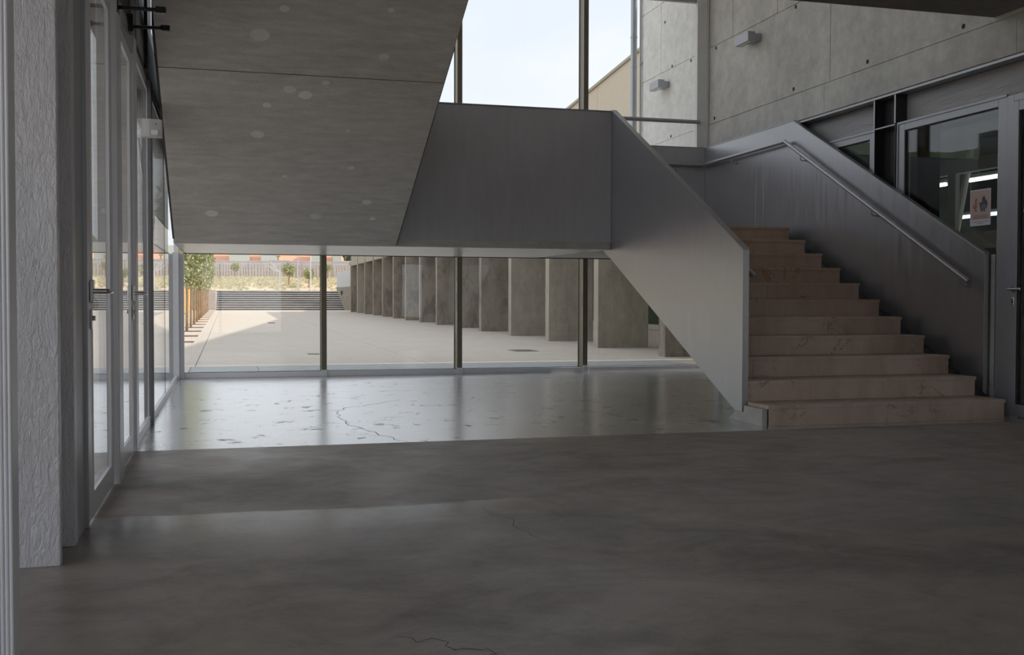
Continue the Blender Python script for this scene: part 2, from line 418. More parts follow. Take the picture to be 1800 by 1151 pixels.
mb = MB().box(LW - .12, LW - .02, 3.6, BW, 3.2, 3.3).box(LW - .12, LW - .02, 3.6, BW, 6.9, 7.0)
for y in (3.6, 5.6, 7.6, 9.6, 11.6, 13.5): mb.box(LW - .12, LW - .02, y, y + .08, 3.3, 6.9)
obj('frame', mb, 'alu_dark', wq); obj('pane', box(LW - .08, LW - .07, 3.68, 13.5, 3.3, 6.9), 'glass', wq)
# wall behind the camera with a window
wb = empty('wall_back', (4, -2.1, 0), kind='structure')
obj('wall_part', MB().box(1.5, 4.72, -2.25, -2, 0, 3.478).box(5.36, RW, -2.25, -2, 0, 3.478).box(4.72, 5.36, -2.25, -2, 0, 0.43).box(4.72, 5.36, -2.25, -2, 2.04, 3.478), 'wall', wb)
wbk = empty('window_5', (5.04, -2.1, 0.43), kind='structure')
obj('frame', MB().box(4.72, 4.76, -2.15, -2.08, .43, 2.04).box(5.32, 5.36, -2.15, -2.08, .43, 2.04).box(4.76, 5.32, -2.15, -2.08, .43, .48).box(4.76, 5.32, -2.15, -2.08, 1.99, 2.04), 'alu', wbk)
obj('pane', box(4.76, 5.32, -2.12, -2.112, .48, 1.99), 'glass', wbk)

# =================================================================== left glazed front (X = -0.6)
xi = LW + 0.045
lw = empty('wall_left', (LW, 8, 0), kind='structure')
obj('top_beam', box(LW - 0.22, LW - 0.02, 4.6, BW, 2.72, 3.2), 'darksteel', lw)
obj('top_flange', box(LW - 0.22, LW + 0.02, 4.6, BW, 2.70, 2.725), 'darksteel', lw)
obj('plaster_patch', box(LW - 0.02, LW + 0.02, 7.6, 8.72, 2.73, 3.03), 'plaster_h', lw)
obj('hanger_rod', MB().tube([(LW + 0.03, 8.3, 2.7), (LW + 0.03, 8.3, 3.45)], 0.012), 'darksteel', lw)
obj('sill', box(LW - 0.05, LW + 0.02, 7.46, 8.70, 0, 0.07), 'alu', lw, 0.004)
obj('sill', box(LW - 0.05, LW + 0.02, 8.9, BW - 0.06, 0, 0.055), 'alu', lw, 0.004)
obj('head_rail', box(LW - 0.05, LW + 0.01, 7.46, 8.70, 2.62, 2.70), 'alu', lw, 0.004)
obj('head_rail', box(LW - 0.05, LW + 0.01, 8.9, BW - 0.06, 2.64, 2.70), 'alu', lw, 0.004)
obj('transom', box(LW - 0.06, LW + 0.02, 4.9, 7.46, 2.58, 2.70), 'alu_dark', lw, 0.004)
obj('post', box(LW - 0.06, LW + 0.045, 5.98, 6.20, 0, 2.60), 'alu', lw, 0.004)
obj('post', box(LW - 0.06, LW + 0.030, 7.26, 7.45, 0, 2.70), 'alu', lw, 0.004)
obj('jamb', MB().box(LW - 0.06, LW + 0.005, 4.60, 4.88, 0, 2.70).box(LW - 0.0, LW + 0.018, 4.86, 4.89, 0, 2.6), 'alu_dark', lw, 0.003)
obj('post', box(LW - 0.10, LW + 0.04, 13.40, BW - 0.02, 0, 1.556), 'alu', lw, 0.004)
obj('mid_rail', box(LW - 0.05, LW + 0.01, 8.9, 8.94, 0.055, 2.64), 'alu', lw, 0.002)
for nm, y0, y1, z0, z1 in [('window_6', 7.46, 8.70, 0.07, 2.62), ('window_7', 8.94, 11.045, 0.055, 2.64), ('window_8', 11.055, 13.40, 0.055, 2.64)]:
    wn = empty(nm, (LW - 0.02, (y0 + y1) / 2, z0), kind='structure')
    obj('pane', box(LW - 0.006, LW + 0.004, y0, y1, z0, z1), 'glass', wn)
    if nm == 'window_8': obj('glass_joint', box(LW - 0.008, LW + 0.006, 11.043, 11.057, z0, z1), 'seal', wn)
# rough dark steel post
sp = obj('steel_post', box(LW + 0.005, LW + 0.038, 8.72, 8.86, 0, 2.70), plaster('rough_steel', (0.20, 0.195, 0.20), 0.5, 0.45, (1, 1, 1), 0.6), None, 0.004)
prop(sp, 'rough grey steel post standing in the left glazing behind the doors', 'post')
# doors
def left_door(nm, y0, y1, gy0, gy1, hy):
    d = empty(nm, (LW, (y0 + y1) / 2, 0), kind='structure')
    obj('stile', box(LW - 0.04, LW + 0.016, y0, gy0, 0.012, 2.57), 'alu', d, 0.004)
    obj('stile', box(LW - 0.04, LW + 0.016, gy1, y1, 0.012, 2.57), 'alu', d, 0.004)
    obj('bottom_rail', box(LW - 0.04, LW + 0.016, gy0, gy1, 0.012, 0.115), 'alu', d, 0.004)
    obj('top_rail', box(LW - 0.04, LW + 0.016, gy0, gy1, 2.49, 2.57), 'alu', d, 0.004)
    obj('glazing_bead', MB().box(LW - 0.02, LW + 0.020, gy0, gy0 + .014, .115, 2.49).box(LW - 0.02, LW + 0.020, gy1 - .014, gy1, .115, 2.49).box(LW - 0.02, LW + 0.020, gy0 + .014, gy1 - .014, .115, .13).box(LW - 0.02, LW + 0.020, gy0 + .014, gy1 - .014, 2.475, 2.49), 'alu', d)
    obj('pane', box(LW + 0.004, LW + 0.012, gy0 + .014, gy1 - .014, .13, 2.475), 'glass', d)
    h = obj('handle_plate', box(LW + 0.018, LW + 0.034, hy - 0.028, hy + 0.028, 0.98, 1.08), 'chrome', d, 0.004)
    x = LW + 0.034
    obj('lever', MB().tube([(x - 0.002, hy, 1.03), (x + 0.045, hy, 1.03), (x + 0.055, hy + 0.012, 1.03), (x + 0.058, hy + 0.13, 1.03)], 0.011), 'chrome', h, 0, True)
    l = obj('lock_plate', MB().box(LW + 0.018, LW + 0.026, hy - 0.018, hy + 0.018, 0.86, 0.95), 'chrome', d, 0.004)
    obj('lock_cylinder', MB().disc((LW + 0.024, hy, 0.91), (1, 0, 0), 0.011, 0.014), 'chrome', l)
    return d
left_door('door_1', 4.91, 5.96, 5.04, 5.80, 4.99)
left_door('door_2', 6.22, 7.24, 6.36, 7.02, 7.13)
# outward handle seen through the glass of the first door
# plastered column in two steps
pc = empty('plastered_column', (LW - 0.2, 4.4, 0), 'silver grey column with rough trowelled plaster beside the nearer glass door', 'column')
obj('front_face', box(LW - 0.42, LW - 0.002, 4.20, 4.25, 0, 3.478), 'plaster', pc, 0.004)
obj('rear_face', box(LW - 0.42, LW + 0.008, 4.52, 4.598, 0, 3.478), 'plaster', pc, 0.004)
obj('web', box(LW - 0.42, LW - 0.10, 4.25, 4.52, 0, 3.478), 'plaster', pc)
# ribbed folded profile at the frame's left edge
rbp = empty('ribbed_partition', (-0.6, 3.0, 0), 'pale grey ribbed metal partition edge at the extreme left, nearest of all', 'partition')
mb = MB().box(-0.70, -0.5275, 2.9, 2.985, 0, 3.478)
obj('panel_edge', mb, 'ribs', rbp, 0.003)
for k in range(12):
    x = -0.5315 - k * 0.0108
    obj('rib', MB().tube([(x, 2.897, 0.0), (x, 2.897, 3.478)], 0.0043, 8), 'ribs', rbp, 0, True)
for k in range(7):
    y = 2.92 + k * 0.0
# black closer arms on the transom
def arm(lab, x1, y, z, dz):
    a = empty('closer_arm', (LW, y, z), lab, 'door closer', 'black closer arms above the glass doors')
    obj('bracket', box(LW - 0.02, LW + 0.05, y - 0.05, y + 0.05, z - 0.04, z + 0.07), 'black', a, 0.005)
    obj('rod', MB().tube([(LW + 0.03, y, z), (x1 - 0.03, y - 0.02, z + dz)], 0.011), 'black', a, 0, True)
    obj('end_cap', box(x1 - 0.045, x1 + 0.01, y - 0.04, y, z + dz - 0.018, z + dz + 0.016), 'black', a, 0.005)
arm('black metal arm above the nearer glass door, at the very top of the view', -0.318, 6.05, 2.56, -0.005)
arm('black metal arm sticking out above the second glass door, lower of the two', -0.345, 7.0, 2.690, 0.0)
# white detector
dt = empty('motion_detector', (LW + 0.07, 8.69, 2.26), 'white plastic box fixed to the rough steel post high on the left glazing', 'sensor')
obj('housing', MB().prism([(LW - 0.01, 8.70), (LW + 0.035, 8.70), (LW + 0.125, 8.68), (LW + 0.12, 8.635), (LW + 0.03, 8.61), (LW - 0.01, 8.61)], 'Z', 2.245, 2.385), 'white', dt, 0.006)
obj('lens', MB().box(LW + 0.045, LW + 0.095, 8.612, 8.62, 2.26, 2.30), 'opal', dt, 0.003)
obj('indicator', MB().disc((LW + 0.08, 8.618, 2.345), (0, -1, 0), 0.004, 0.006, 8), 'black', dt)

# =================================================================== back glazing (Y = 13.6)
MX = [1.20, 2.972, 4.724]
tr3 = empty('trim_3', (3, BW + 0.1, 0), kind='structure')
for x in MX:
    obj('mullion', MB().box(x - 0.033, x + 0.033, BW - 0.002, BW + 0.018, 0, 6.98).box(x - 0.024, x + 0.024, BW + 0.018, BW + 0.20, 0, 6.98).box(x - 0.033, x + 0.033, BW + 0.20, BW + 0.22, 0, 6.98), 'mull', tr3)
def shoe(x):
    return MB().box(x - 0.036, x + 0.036, BW - 0.035, BW - 0.003, 0, 0.088).box(x - 0.046, x + 0.046, BW - 0.03, BW - 0.004, 0, 0.012)
for x in MX: obj('mullion_shoe', shoe(x), 'alu', tr3, 0.003)
edges = [LW + 0.06] + MX + [RW]
for i in range(4):
    a = edges[i] + (0.036 if i else 0.03); b = edges[i + 1] - (0.036 if i < 3 else 0.0)
    wn = empty('window_%d' % (i + 1), ((a + b) / 2, BW, 0), kind='structure')
    obj('sill', MB().box(a, b, BW - 0.012, BW + 0.06, 0.004, 0.072), 'alu', wn, 0.004)
    obj('head_seal', box(a, b, BW + 0.0, BW + 0.03, 1.545, 1.557), 'seal', wn)
    obj('pane', box(a, b, BW + 0.014, BW + 0.026, 0.072, 1.545), 'glass', wn)
    obj('sill_seal', box(a, b, BW + 0.008, BW + 0.030, 0.070, 0.078), 'seal', wn)
obj('corner_post', MB().box(LW + 0.035, LW + 0.092, BW - 0.05, BW + 0.05, 0, 1.545).box(LW - 0.02, LW + 0.03, BW - 0.04, BW + 0.06, 0, 6.98), 'alu', tr3, 0.003)
# upper panes
XR = 6.35
for i in range(4):
    a = (edges[i] + 0.036) if i else LW + 0.0; b = (edges[i + 1] - 0.036) if i < 3 else XR
    wn = empty('window_%d' % (i + 9), ((a + b) / 2, BW, 3.1), kind='structure')
    obj('pane', box(a, b, BW + 0.014, BW + 0.026, 1.83, 5.13), 'glass', wn)
    obj('pane', box(a, b, BW + 0.014, BW + 0.026, 5.19, 6.98), 'glass', wn)
    obj('transom', box(a, b, BW - 0.005, BW + 0.06, 5.13, 5.19), 'alu_dark', wn, 0.004)
fr = obj('trim_4', MB().box(XR, XR + 0.125, BW - 0.03, BW + 0.06, 3.105, 6.98).box(XR + 0.125, RW, BW - 0.045, BW + 0.06, 1.83, 6.98), 'white', None, 0.003)
prop(fr, kind='structure')
rl = obj('guard_rail', MB().tube([(MX[2] + 0.04, BW - 0.06, 3.466), (XR + 0.03, BW - 0.06, 3.466)], 0.028, 16), 'alu_dark', None, 0, True)
prop(rl, 'grey horizontal guard rail across the upper right window pane', 'railing')

# =================================================================== concrete stair structure (landing + upper flight)
cs = empty('concrete_stair', (2, 11.5, 1.557), 'raw concrete landing with the sloping underside of the upper stair flight', 'staircase')
K = 0.9705
YF, ZF = 11.14 * K, 1 + (1.557 - 1) * K
obj('landing_slab', MB().prism([(YF, ZF), (BW - 0.01, 1.557), (BW - 0.01, 1.834), (YF, 1.834)], 'X', LW + 0.1, 4.045), 'soffit', cs)
obj('landing_slab', MB().prism([(10.99, 1.54), (BW - 0.01, 1.557), (BW - 0.01, 1.804), (10.99, 1.804)], 'X', 4.11, 6.285), 'soffit', cs)
obj('landing_slab', MB().prism([(11.35, 1.54), (BW - 0.01, 1.557), (BW - 0.01, 1.804), (11.35, 1.804)], 'X', 6.286, 6.43), 'soffit', cs)
obj('lit_soffit_sheet', MB().prism([(YF + .01, ZF - .004), (BW - 0.01, 1.553), (BW - 0.01, 1.5568), (YF + .01, ZF)], 'X', LW + 0.12, 4.03), 'soffit_lit_smooth', cs)  # thin sheet added under the landing to hold the bounce-lit tone
S = 0.473
def zs(y): return ZF + S * (YF - y)
X0, X1 = -0.50 * K, 1.738 * K
ytop = YF - (3.476 - ZF) / S
obj('flight_core', MB().prism([(YF - .01, zs(YF - .01) + 0.02), (ytop + 0.05, 3.475), (ytop + 0.9, 3.475), (YF - .01, zs(YF - .01) + 0.26)], 'X', X0 + 0.005, X1 - 0.005), 'soffit', cs)
yj = 8.566 * K
def sect(a, b): return MB().prism([(a, zs(a)), (b, zs(b)), (b + .3, min(3.476, zs(b) + 0.22)), (a, zs(a) + 0.22)], 'X', X0, X1)
obj('flight_section', sect(YF, yj + 0.004), 'soffit', cs, 0.002)
obj('flight_section', sect(yj - 0.004, ytop + 0.002), 'soffit', cs, 0.002)
nS = Vector((0, -S, -1)).normalized()
for x, y, r in [(0.265, 9.341, .055), (1.204, 8.303, .04), (0.50, 8.74, .05), (0.63, 8.80, .055), (1.112, 9.777, .028), (0.52, 9.943, .022), (1.027, 9.241, .018), (0.856, 10.598, .055), (1.328, 10.325, .045), (-0.136, 10.589, .06), (0.416, 7.87, .035), (0.78, 8.64, .03), (1.188, 7.809, .025), (0.33, 8.95, .035), (1.42, 10.62, .03), (0.25, 8.15, .07)]:
    x *= K; y *= K
    c = Vector((x, y, zs(y))) + nS * -0.002
    obj('patch', MB().disc(c, nS, r, 0.0028, 20), 'patch', cs)
mb = MB()
for k in range(10):
    y = YF - k * 0.3527
    if y - 0.3527 > 7.9: mb.box(X0 + 0.02, X1 - 0.02, y - 0.3527, y, zs(y) + 0.20, 1.8345 + 0.1668 * (k + 1))
obj('flight_steps', mb, 'soffit', cs)
obj('lower_waist', MB().prism([(8.12, 0.22), (8.12, 0.30), (10.95, 1.635), (10.95, 1.53)], 'X', 4.11, 6.28), 'soffit', cs)
obj('gap_filler', MB().prism([(7.775, 0.002), (7.775, 0.15), (10.97, 1.648), (10.97, 1.50), (8.0, 0.002)], 'X', 6.2965, 6.438), 'darksteel', cs)  # dark filler added to block light and keep the gap beside the steps shaded
lp_ = empty('flight_parapet', (X0 - .01, 10, 1.5), 'dark steel edge plate along the left side of the upper flight', 'parapet')
obj('sheet', MB().prism([(BW - .06, 1.84), (BW - .06, 3.1), (YF, 3.1), (7.96, 4.5), (7.96, zs(7.96) + .04), (YF, ZF + .04), (YF + .3, 1.84)], 'X', X0 - .022, X0 - .002), 'darksteel', lp_)
rp_ = empty('flight_parapet', (X1 + .01, 10, 1.5), 'dark steel edge plate along the right side of the upper flight', 'parapet')
obj('sheet', MB().prism([(YF - .01, zs(YF) + .03), (YF - .01, 3.0), (7.96, 4.4), (7.96, zs(7.96) + .03)], 'X', X1 + .002, X1 + .014), 'darksteel', rp_)

pp = empty('landing_parapet', (2.95 * K, YF, 1.61), 'dark grey steel parapet panel along the front of the landing', 'parapet')
def kz(z): return 1 + (z - 1) * K
obj('sheet', box(1.752 * K + .004, 4.172 * K, YF - .005, YF + .045, kz(1.632), kz(3.090)), 'steel_panel', pp, 0.002)
obj('top_cap', box(1.752 * K + .004, 4.168 * K, YF - .012, YF + .052, kz(3.090), kz(3.104)), 'steel_edge', pp, 0.002)
pl = empty('stair_parapet', (4.07, 9.3, 0.05), 'grey steel stair parapet left of the marble steps, reflecting the window light', 'parapet')
YE = YF + .30
pts = [(7.769, 0.0835), (7.89, 0.0835), (YF, kz(1.447)), (YE, kz(1.447) + .12), (YE, kz(3.104)), (YF, kz(3.104)), (7.769, kz(1.412))]
obj('sheet', MB().prism(pts, 'X', 4.050, 4.0985), 'steel', pl, 0.002)
obj('top_cap', MB().prism([(7.764, kz(1.412)), (YF, kz(3.104)), (YE, kz(3.104)), (YE, kz(3.104) + .012), (YF - .003, kz(3.104) + .012), (7.764, kz(1.412) + .012)], 'X', 4.045, 4.1035), 'steel_edge', pl)
obj('end_plate', box(4.046, 4.1025, 7.761, 7.769, 0.0835, 1.401), 'steel', pl, 0.001)
pr = empty('stair_parapet', (6.48, 9.5, 0), 'bluish grey steel stair parapet right of the marble steps, carrying the long handrail', 'parapet')
pts = [(7.865, 0.0), (7.865, 1.405), (11.15, 3.095), (13.56, 3.095), (13.56, 1.70), (11.2, 1.70), (8.3, 0.0)]
obj('sheet', MB().prism(pts, 'X', 6.445, 6.490), 'steel', pr, 0.002)
obj('top_cap', MB().prism([(7.86, 1.405), (11.15, 3.095), (13.56, 3.095), (13.56, 3.108), (11.147, 3.108), (7.86, 1.418)], 'X', 6.440, 6.4925), 'steel_edge', pr)
for y in (13.526, 13.294):
    obj('weld_strip', MB().tube([(6.444, y, 1.85), (6.459, y, 2.98)], 0.008, 8), 'steel_edge', pr, 0, True)
for y in (12.04, 11.838):
    obj('weld_strip', MB().tube([(6.444, y, 1.85), (6.459, y, 3.06)], 0.008, 8), 'steel_edge', pr, 0, True)
pb = empty('window_parapet', (5.3, 13.52, 1.83), 'dark steel parapet below the upper window at the back of the landing', 'parapet')
obj('sheet', box(-0.46, 6.44, 13.50, 13.55, 1.836, 3.098), 'steel', pb, 0.002)
obj('top_cap', box(-0.46, 6.435, 13.494, 13.556, 3.098, 3.110), 'steel_edge', pb)

# =================================================================== marble steps
ms = empty('marble_stairs', (5.2, 9.3, 0), 'eleven pinkish brown marble steps rising between two steel parapets', 'stairs')
R, T, Y1, XE = 0.1668, 0.3527, 7.4123, 6.295
for i in range(11):
    z = (i + 1) * R; y = Y1 + i * T; th = 0.029
    xa = 4.095 if i == 0 else 4.1045; xb = 6.302 if i == 0 else XE
    sp_ = 5.10 + 0.42 * math.sin(i * 2.3) if i else 5.17
    yb = y + T + 0.035 if i < 10 else BW - 0.11
    if i == 0:
        obj('tread', MB().prism([(xa, y), (sp_ - .001, y), (sp_ - .001, yb), (4.1045, yb), (4.1045, 7.757), (xa, 7.757)], 'Z', z - th, z), 'marble', ms, 0.002)
    else:
        obj('tread', box(xa, sp_ - .001, y, yb, z - th, z), 'marble', ms, 0.002)
    obj('tread', box(sp_ + .001, xb, y, yb, z - th, z), 'marble', ms, 0.002)
    r0 = z - R
    xs = 4.115 if i == 0 else 4.1045
    sq = sp_ + (0.0 if i == 0 else 0.35 * math.cos(i * 1.7))
    obj('riser', box(xs, sq - .001, y + 0.012, y + 0.034, r0 + 0.0005, z - th), 'marble', ms, 0.001)
    obj('riser', box(sq + .001, xb - 0.004, y + 0.012, y + 0.034, r0 + 0.0005, z - th), 'marble', ms, 0.001)
    if i < 10:
        obj('step_core', box(xs + 0.012, xb - 0.02, y + 0.034, y + T + 0.012, r0 + (0.0005 if i else 0), z - th - 0.0005), 'wall', ms)
pk = obj('plinth', MB().prism([(4.104, 7.45), (4.104, 8.3), (4.06, 8.3), (4.092, 8.25), (4.045, 7.79), (4.103, 7.45)], 'Z', 0, 0.083), 'wall', ms)
pk.data.clear_geometry(); pm = MB().prism([(7.448, 0.0), (8.03, 0.0), (7.89, 0.083), (7.757, 0.083), (7.757, 0.137), (7.448, 0.137)], 'X', 4.060, 4.1035)
bpy.data.objects.remove(pk)
obj('plinth', pm, 'wall', ms, 0.002)

# handrails
def bracket(par, x, y, z, wx):
    mb = MB().tube([(x, y, z - 0.018), (x, y, z - 0.07), (x + (wx - x) * 0.5, y, z - 0.085), (wx, y, z - 0.075)], 0.006, 8)
    mb.disc((wx, y, z - 0.075), (x - wx, 0, 0), 0.02, 0.004)
    obj('bracket', mb, 'rail', par, 0, True)
hr = empty('handrail', (6.38, 9.5, 1.1), 'long round steel handrail on the right parapet, running up to the landing', 'handrail')
obj('rail', MB().tube([(6.37, 7.975, 1.162), (6.37, 11.20, 2.862), (6.37, 13.42, 2.852)], 0.023, 16), 'rail', hr, 0, True)
for y, z in [(8.06, 1.207), (9.45, 1.94), (10.85, 2.677)]: bracket(hr, 6.37, y, z, 6.443)
bracket(hr, 6.37, 12.55, 2.856, 6.443)
hb = empty('handrail', (5.6, 13.42, 2.85), 'short horizontal handrail stretch below the upper window, behind the landing', 'handrail')
obj('rail', MB().tube([(6.40, 13.42, 2.852), (4.4, 13.42, 2.852)], 0.023, 16), 'rail', hb, 0, True)
mb = MB().tube([(6.0, 13.42, 2.834), (6.0, 13.42, 2.77), (6.0, 13.50, 2.775)], 0.006, 8); obj('bracket', mb, 'rail', hb, 0, True)
hl = empty('handrail', (4.18, 9.3, 1.1), 'end of the handrail inside the left stair parapet', 'handrail')
obj('rail', MB().tube([(4.183, 7.815, 1.182), (4.183, 10.87, 2.807)], 0.022, 16), 'rail', hl, 0, True)
for y, z in [(8.1, 1.334), (9.5, 2.078)]: bracket(hl, 4.183, y, z, 4.1005)

# =================================================================== right facade under the beam
FX = RW + 0.0
hc = empty('steel_column', (6.6, 9.43, 0), 'dark steel column of H section between the two right windows', 'column')
obj('flange', box(6.50, 6.76, 9.600, 9.615, 0, 3.062), 'darksteel', hc, 0.001)
obj('flange', box(6.50, 6.76, 9.248, 9.263, 0, 3.062), 'darksteel', hc, 0.001)
obj('web', box(6.61, 6.622, 9.263, 9.600, 0, 3.062), 'darksteel', hc)
obj('flange_edge', MB().box(6.494, 6.50, 9.597, 9.618, 0, 3.062), 'steel_edge', hc)
obj('flange_edge', MB().box(6.494, 6.50, 9.245, 9.266, 2.775, 3.062), 'steel_edge', hc)
obj('stiffener', box(6.498, 6.61, 9.263, 9.600, 2.755, 2.768), 'steel_edge', hc)
obj('weld_seam', MB().tube([(6.607, 9.50, 0.01), (6.607, 9.50, 3.06)], 0.006, 6), 'darksteel', hc)
def rwin(nm, y0, y1, z0, z1, gy0, gy1, gz0, gz1):
    wn = empty(nm, (FX, (y0 + y1) / 2, z0), kind='structure')
    a, b = FX - 0.002, FX + 0.07
    obj('frame_stile', box(a, b, y0, gy0, z0, z1), 'alu_dark', wn, 0.003)
    obj('frame_stile', box(a, b, gy1, y1, z0, z1), 'alu_dark', wn, 0.003)
    obj('frame_rail', box(a, b, gy0, gy1, gz1, z1), 'alu_dark', wn, 0.003)
    obj('frame_rail', box(a, b, gy0, gy1, z0, gz0), 'alu_dark', wn, 0.003)
    obj('outer_bead', MB().box(a - 0.010, a, y0, y1, z1 - 0.022, z1).box(a - 0.010, a, y1 - 0.02, y1, z0, z1 - .022), 'alu_dark', wn, 0.001)
    obj('seal', MB().box(a + 0.012, b - 0.02, gy0, gy0 + .008, gz0, gz1).box(a + 0.012, b - 0.02, gy1 - .008, gy1, gz0, gz1).box(a + 0.012, b - 0.02, gy0 + .008, gy1 - .008, gz1 - .008, gz1), 'seal', wn)
    obj('pane', box(a + 0.022, a + 0.032, gy0 + .008, gy1 - .008, gz0, gz1 - .008), 'glass', wn)
rwin('window_13', 7.70, 9.243, 0.12, 2.775, 7.81, 9.13, 0.22, 2.685)
rwin('window_14', 9.62, 13.3, 0.12, 2.765, 9.715, 13.2, 0.22, 2.675)
prop(obj('trim_5', box(RW - 0.004, RW + 0.06, 7.64, 7.70, 0, 2.76), 'alu_dark', None, 0.003), kind='structure')
prop(obj('trim_6', box(RW - 0.010, RW - 0.003, 7.815, 7.863, 0.0, 1.40), 'wall'), kind='structure')
prop(obj('trim_7', box(RW, RW + 0.1, 7.64, 13.5, 0, 0.12), 'wall'), kind='structure')
d3 = empty('door_3', (RW, 7.1, 0), kind='structure')
a, b = RW - 0.055, RW + 0.01
obj('door_frame', MB().box(a + .02, b + .04, 7.58, 7.638, 0, 2.75).box(a + .02, b + .04, 6.5, 7.58, 2.69, 2.75).box(a + .02, b + .04, 6.44, 6.5, 0, 2.75), 'alu_dark', d3, 0.003)
obj('stile', box(a, b, 7.50, 7.575, 0.01, 2.685), 'alu_dark', d3, 0.004)
obj('stile', box(a, b, 6.505, 6.60, 0.01, 2.685), 'alu_dark', d3, 0.004)
obj('rail', box(a, b, 6.60, 7.50, 0.01, 0.112), 'alu_dark', d3, 0.004)
obj('rail', box(a, b, 6.60, 7.50, 2.60, 2.685), 'alu_dark', d3, 0.004)
obj('seal', MB().box(a + .01, b - .01, 7.485, 7.50, .112, 2.60).box(a + .01, b - .01, 6.60, 7.485, .112, .124), 'seal', d3)
obj('pane', box(a + .025, a + .035, 6.60, 7.485, .124, 2.60), 'glass', d3)
hp = obj('handle_rose', MB().disc((a, 7.535, 1.092), (-1, 0, 0), 0.024, 0.008), 'chrome', d3)
obj('lever', MB().tube([(a - .006, 7.535, 1.092), (a - .055, 7.535, 1.092), (a - .060, 7.52, 1.092), (a - .060, 7.39, 1.092)], 0.010), 'rail', hp, 0, True)
lk = obj('lock_plate', box(a - .007, a, 7.520, 7.550, 0.95, 1.02), 'chrome', d3, 0.003)
obj('keyhole', MB().disc((a - .006, 7.535, 0.985), (-1, 0, 0), 0.007, 0.005), 'black', lk)
# continuing frames towards the camera
wn = empty('window_15', (RW, 4, 0), kind='structure')
mb = MB().box(RW, RW + .07, -6, 6.44, 0, .12).box(RW, RW + .07, -6, 6.44, 2.66, 2.76)
for y in (6.36, 4.4, 2.4, .4, -1.6, -3.6, -5.9): mb.box(RW, RW + .07, y, y + .08, .12, 2.66)
obj('frame', mb, 'alu_dark', wn); obj('pane', box(RW + .03, RW + .04, -5.9, 6.4, .12, 2.66), 'glass', wn)

# poster on the window
po = empty('poster', (RW + 0.012, 8.045, 1.667), 'small pale poster with two animal figures taped inside the right window', 'poster')
px = RW + 0.0185
obj('sheet', box(px, px + 0.001, 7.912, 8.178, 1.667, 1.992), 'paper', po)
obj('print', box(px - 0.0006, px - 0.0001, 7.922, 8.168, 1.722, 1.982), 'pink', po)
def blob(pts): return MB().prism(pts, 'X', px - 0.0014, px - 0.0008)
def P(cy_, cz, s, L): return [(cy_ - s * a_, cz + s * b_) for a_, b_ in L]
big = [(-.35, -.9), (-.15, -.9), (-.12, -.8), (.1, -.8), (.1, -.92), (.35, -.92), (.3, -.75), (.6, -.5), (.72, -.1), (.6, .3), (.35, .5), (.3, .75), (.22, .95), (.14, .75), (.02, .78), (-.05, .98), (-.12, .72), (-.22, .45), (-.15, .25), (-.45, .1), (-.65, .2), (-.6, -.1), (-.5, -.5)]
obj('figure', blob(P(8.008, 1.862, 0.078, big)), 'ink', po)
obj('figure_apron', MB().prism(P(8.003, 1.835, 0.040, [(-.7, -.7), (.7, -.7), (.9, .3), (.4, .5), (-.6, .4)]), 'X', px - 0.0022, px - 0.0016), 'ink_blue', po)
bird = [(-.1, -.9), (.15, -.9), (.3, -.7), (.1, -.5), (.3, -.2), (.3, .3), (.15, .5), (.4, .75), (.3, .95), (.0, .95), (-.2, .7), (-.15, .3), (-.5, .1), (-.6, -.3), (-.3, -.55)]
obj('figure', blob(P(8.105, 1.85, 0.065, bird)), 'ink_red', po)
for k, (wd, z) in enumerate([(.085, 1.755), (.095, 1.742), (.09, 1.729)]):
    obj('text_line', box(px - .0014, px - .0008, 8.045 - wd, 8.045 + wd, z, z + .006), 'ink_red', po)
for k, (wd, z) in enumerate([(.10, 1.700), (.04, 1.686)]):
    obj('text_line', box(px - .0008, px - .0001, 8.045 - wd, 8.045 + wd, z, z + .004), 'ink_blue', po)

# room behind the right glazing
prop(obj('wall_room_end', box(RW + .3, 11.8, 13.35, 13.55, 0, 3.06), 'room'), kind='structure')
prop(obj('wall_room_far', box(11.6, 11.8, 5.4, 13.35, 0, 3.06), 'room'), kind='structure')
wq = empty('window_19', (11.7, 0, 0), kind='structure')  # unseen outer windows of the side room, added to bring in light
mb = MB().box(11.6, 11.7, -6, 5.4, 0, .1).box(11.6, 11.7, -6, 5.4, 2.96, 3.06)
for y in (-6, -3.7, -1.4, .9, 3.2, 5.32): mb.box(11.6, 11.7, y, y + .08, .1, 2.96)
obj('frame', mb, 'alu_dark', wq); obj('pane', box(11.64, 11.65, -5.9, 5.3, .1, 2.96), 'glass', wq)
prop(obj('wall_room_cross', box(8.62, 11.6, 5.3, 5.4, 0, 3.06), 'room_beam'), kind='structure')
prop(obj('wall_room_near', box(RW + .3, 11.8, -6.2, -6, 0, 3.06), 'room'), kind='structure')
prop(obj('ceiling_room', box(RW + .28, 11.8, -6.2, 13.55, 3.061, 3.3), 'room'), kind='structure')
pt = empty('room_partition', (8.55, 10.5, 0), 'beige framed inner partition glimpsed through the right window', 'partition')
obj('beam', MB().box(8.5, 8.6, 6, 13.3, 2.52, 2.68), 'room_beam', pt)
obj('beam', MB().box(8.5, 8.6, 6, 13.3, 1.60, 1.80), 'room_beam', pt)
obj('mullion', box(8.5, 8.56, 10.90, 11.04, 1.8, 2.52), 'room_beam', pt)
obj('mullion', box(8.5, 8.56, 12.6, 12.72, 1.8, 2.52), 'room_beam', pt)
obj('mullion', box(8.5, 8.56, 8.9, 9.0, 1.8, 2.52), 'room_beam', pt)
obj('lower_panel', box(8.52, 8.56, 6, 13.3, 0.0, 1.6), 'room', pt)
bp = obj('pillar', box(6.85, 7.02, 9.24, 9.56, 0, 3.06), 'black', None, 0.003)
prop(bp, 'black square pillar just inside the right window', 'column')
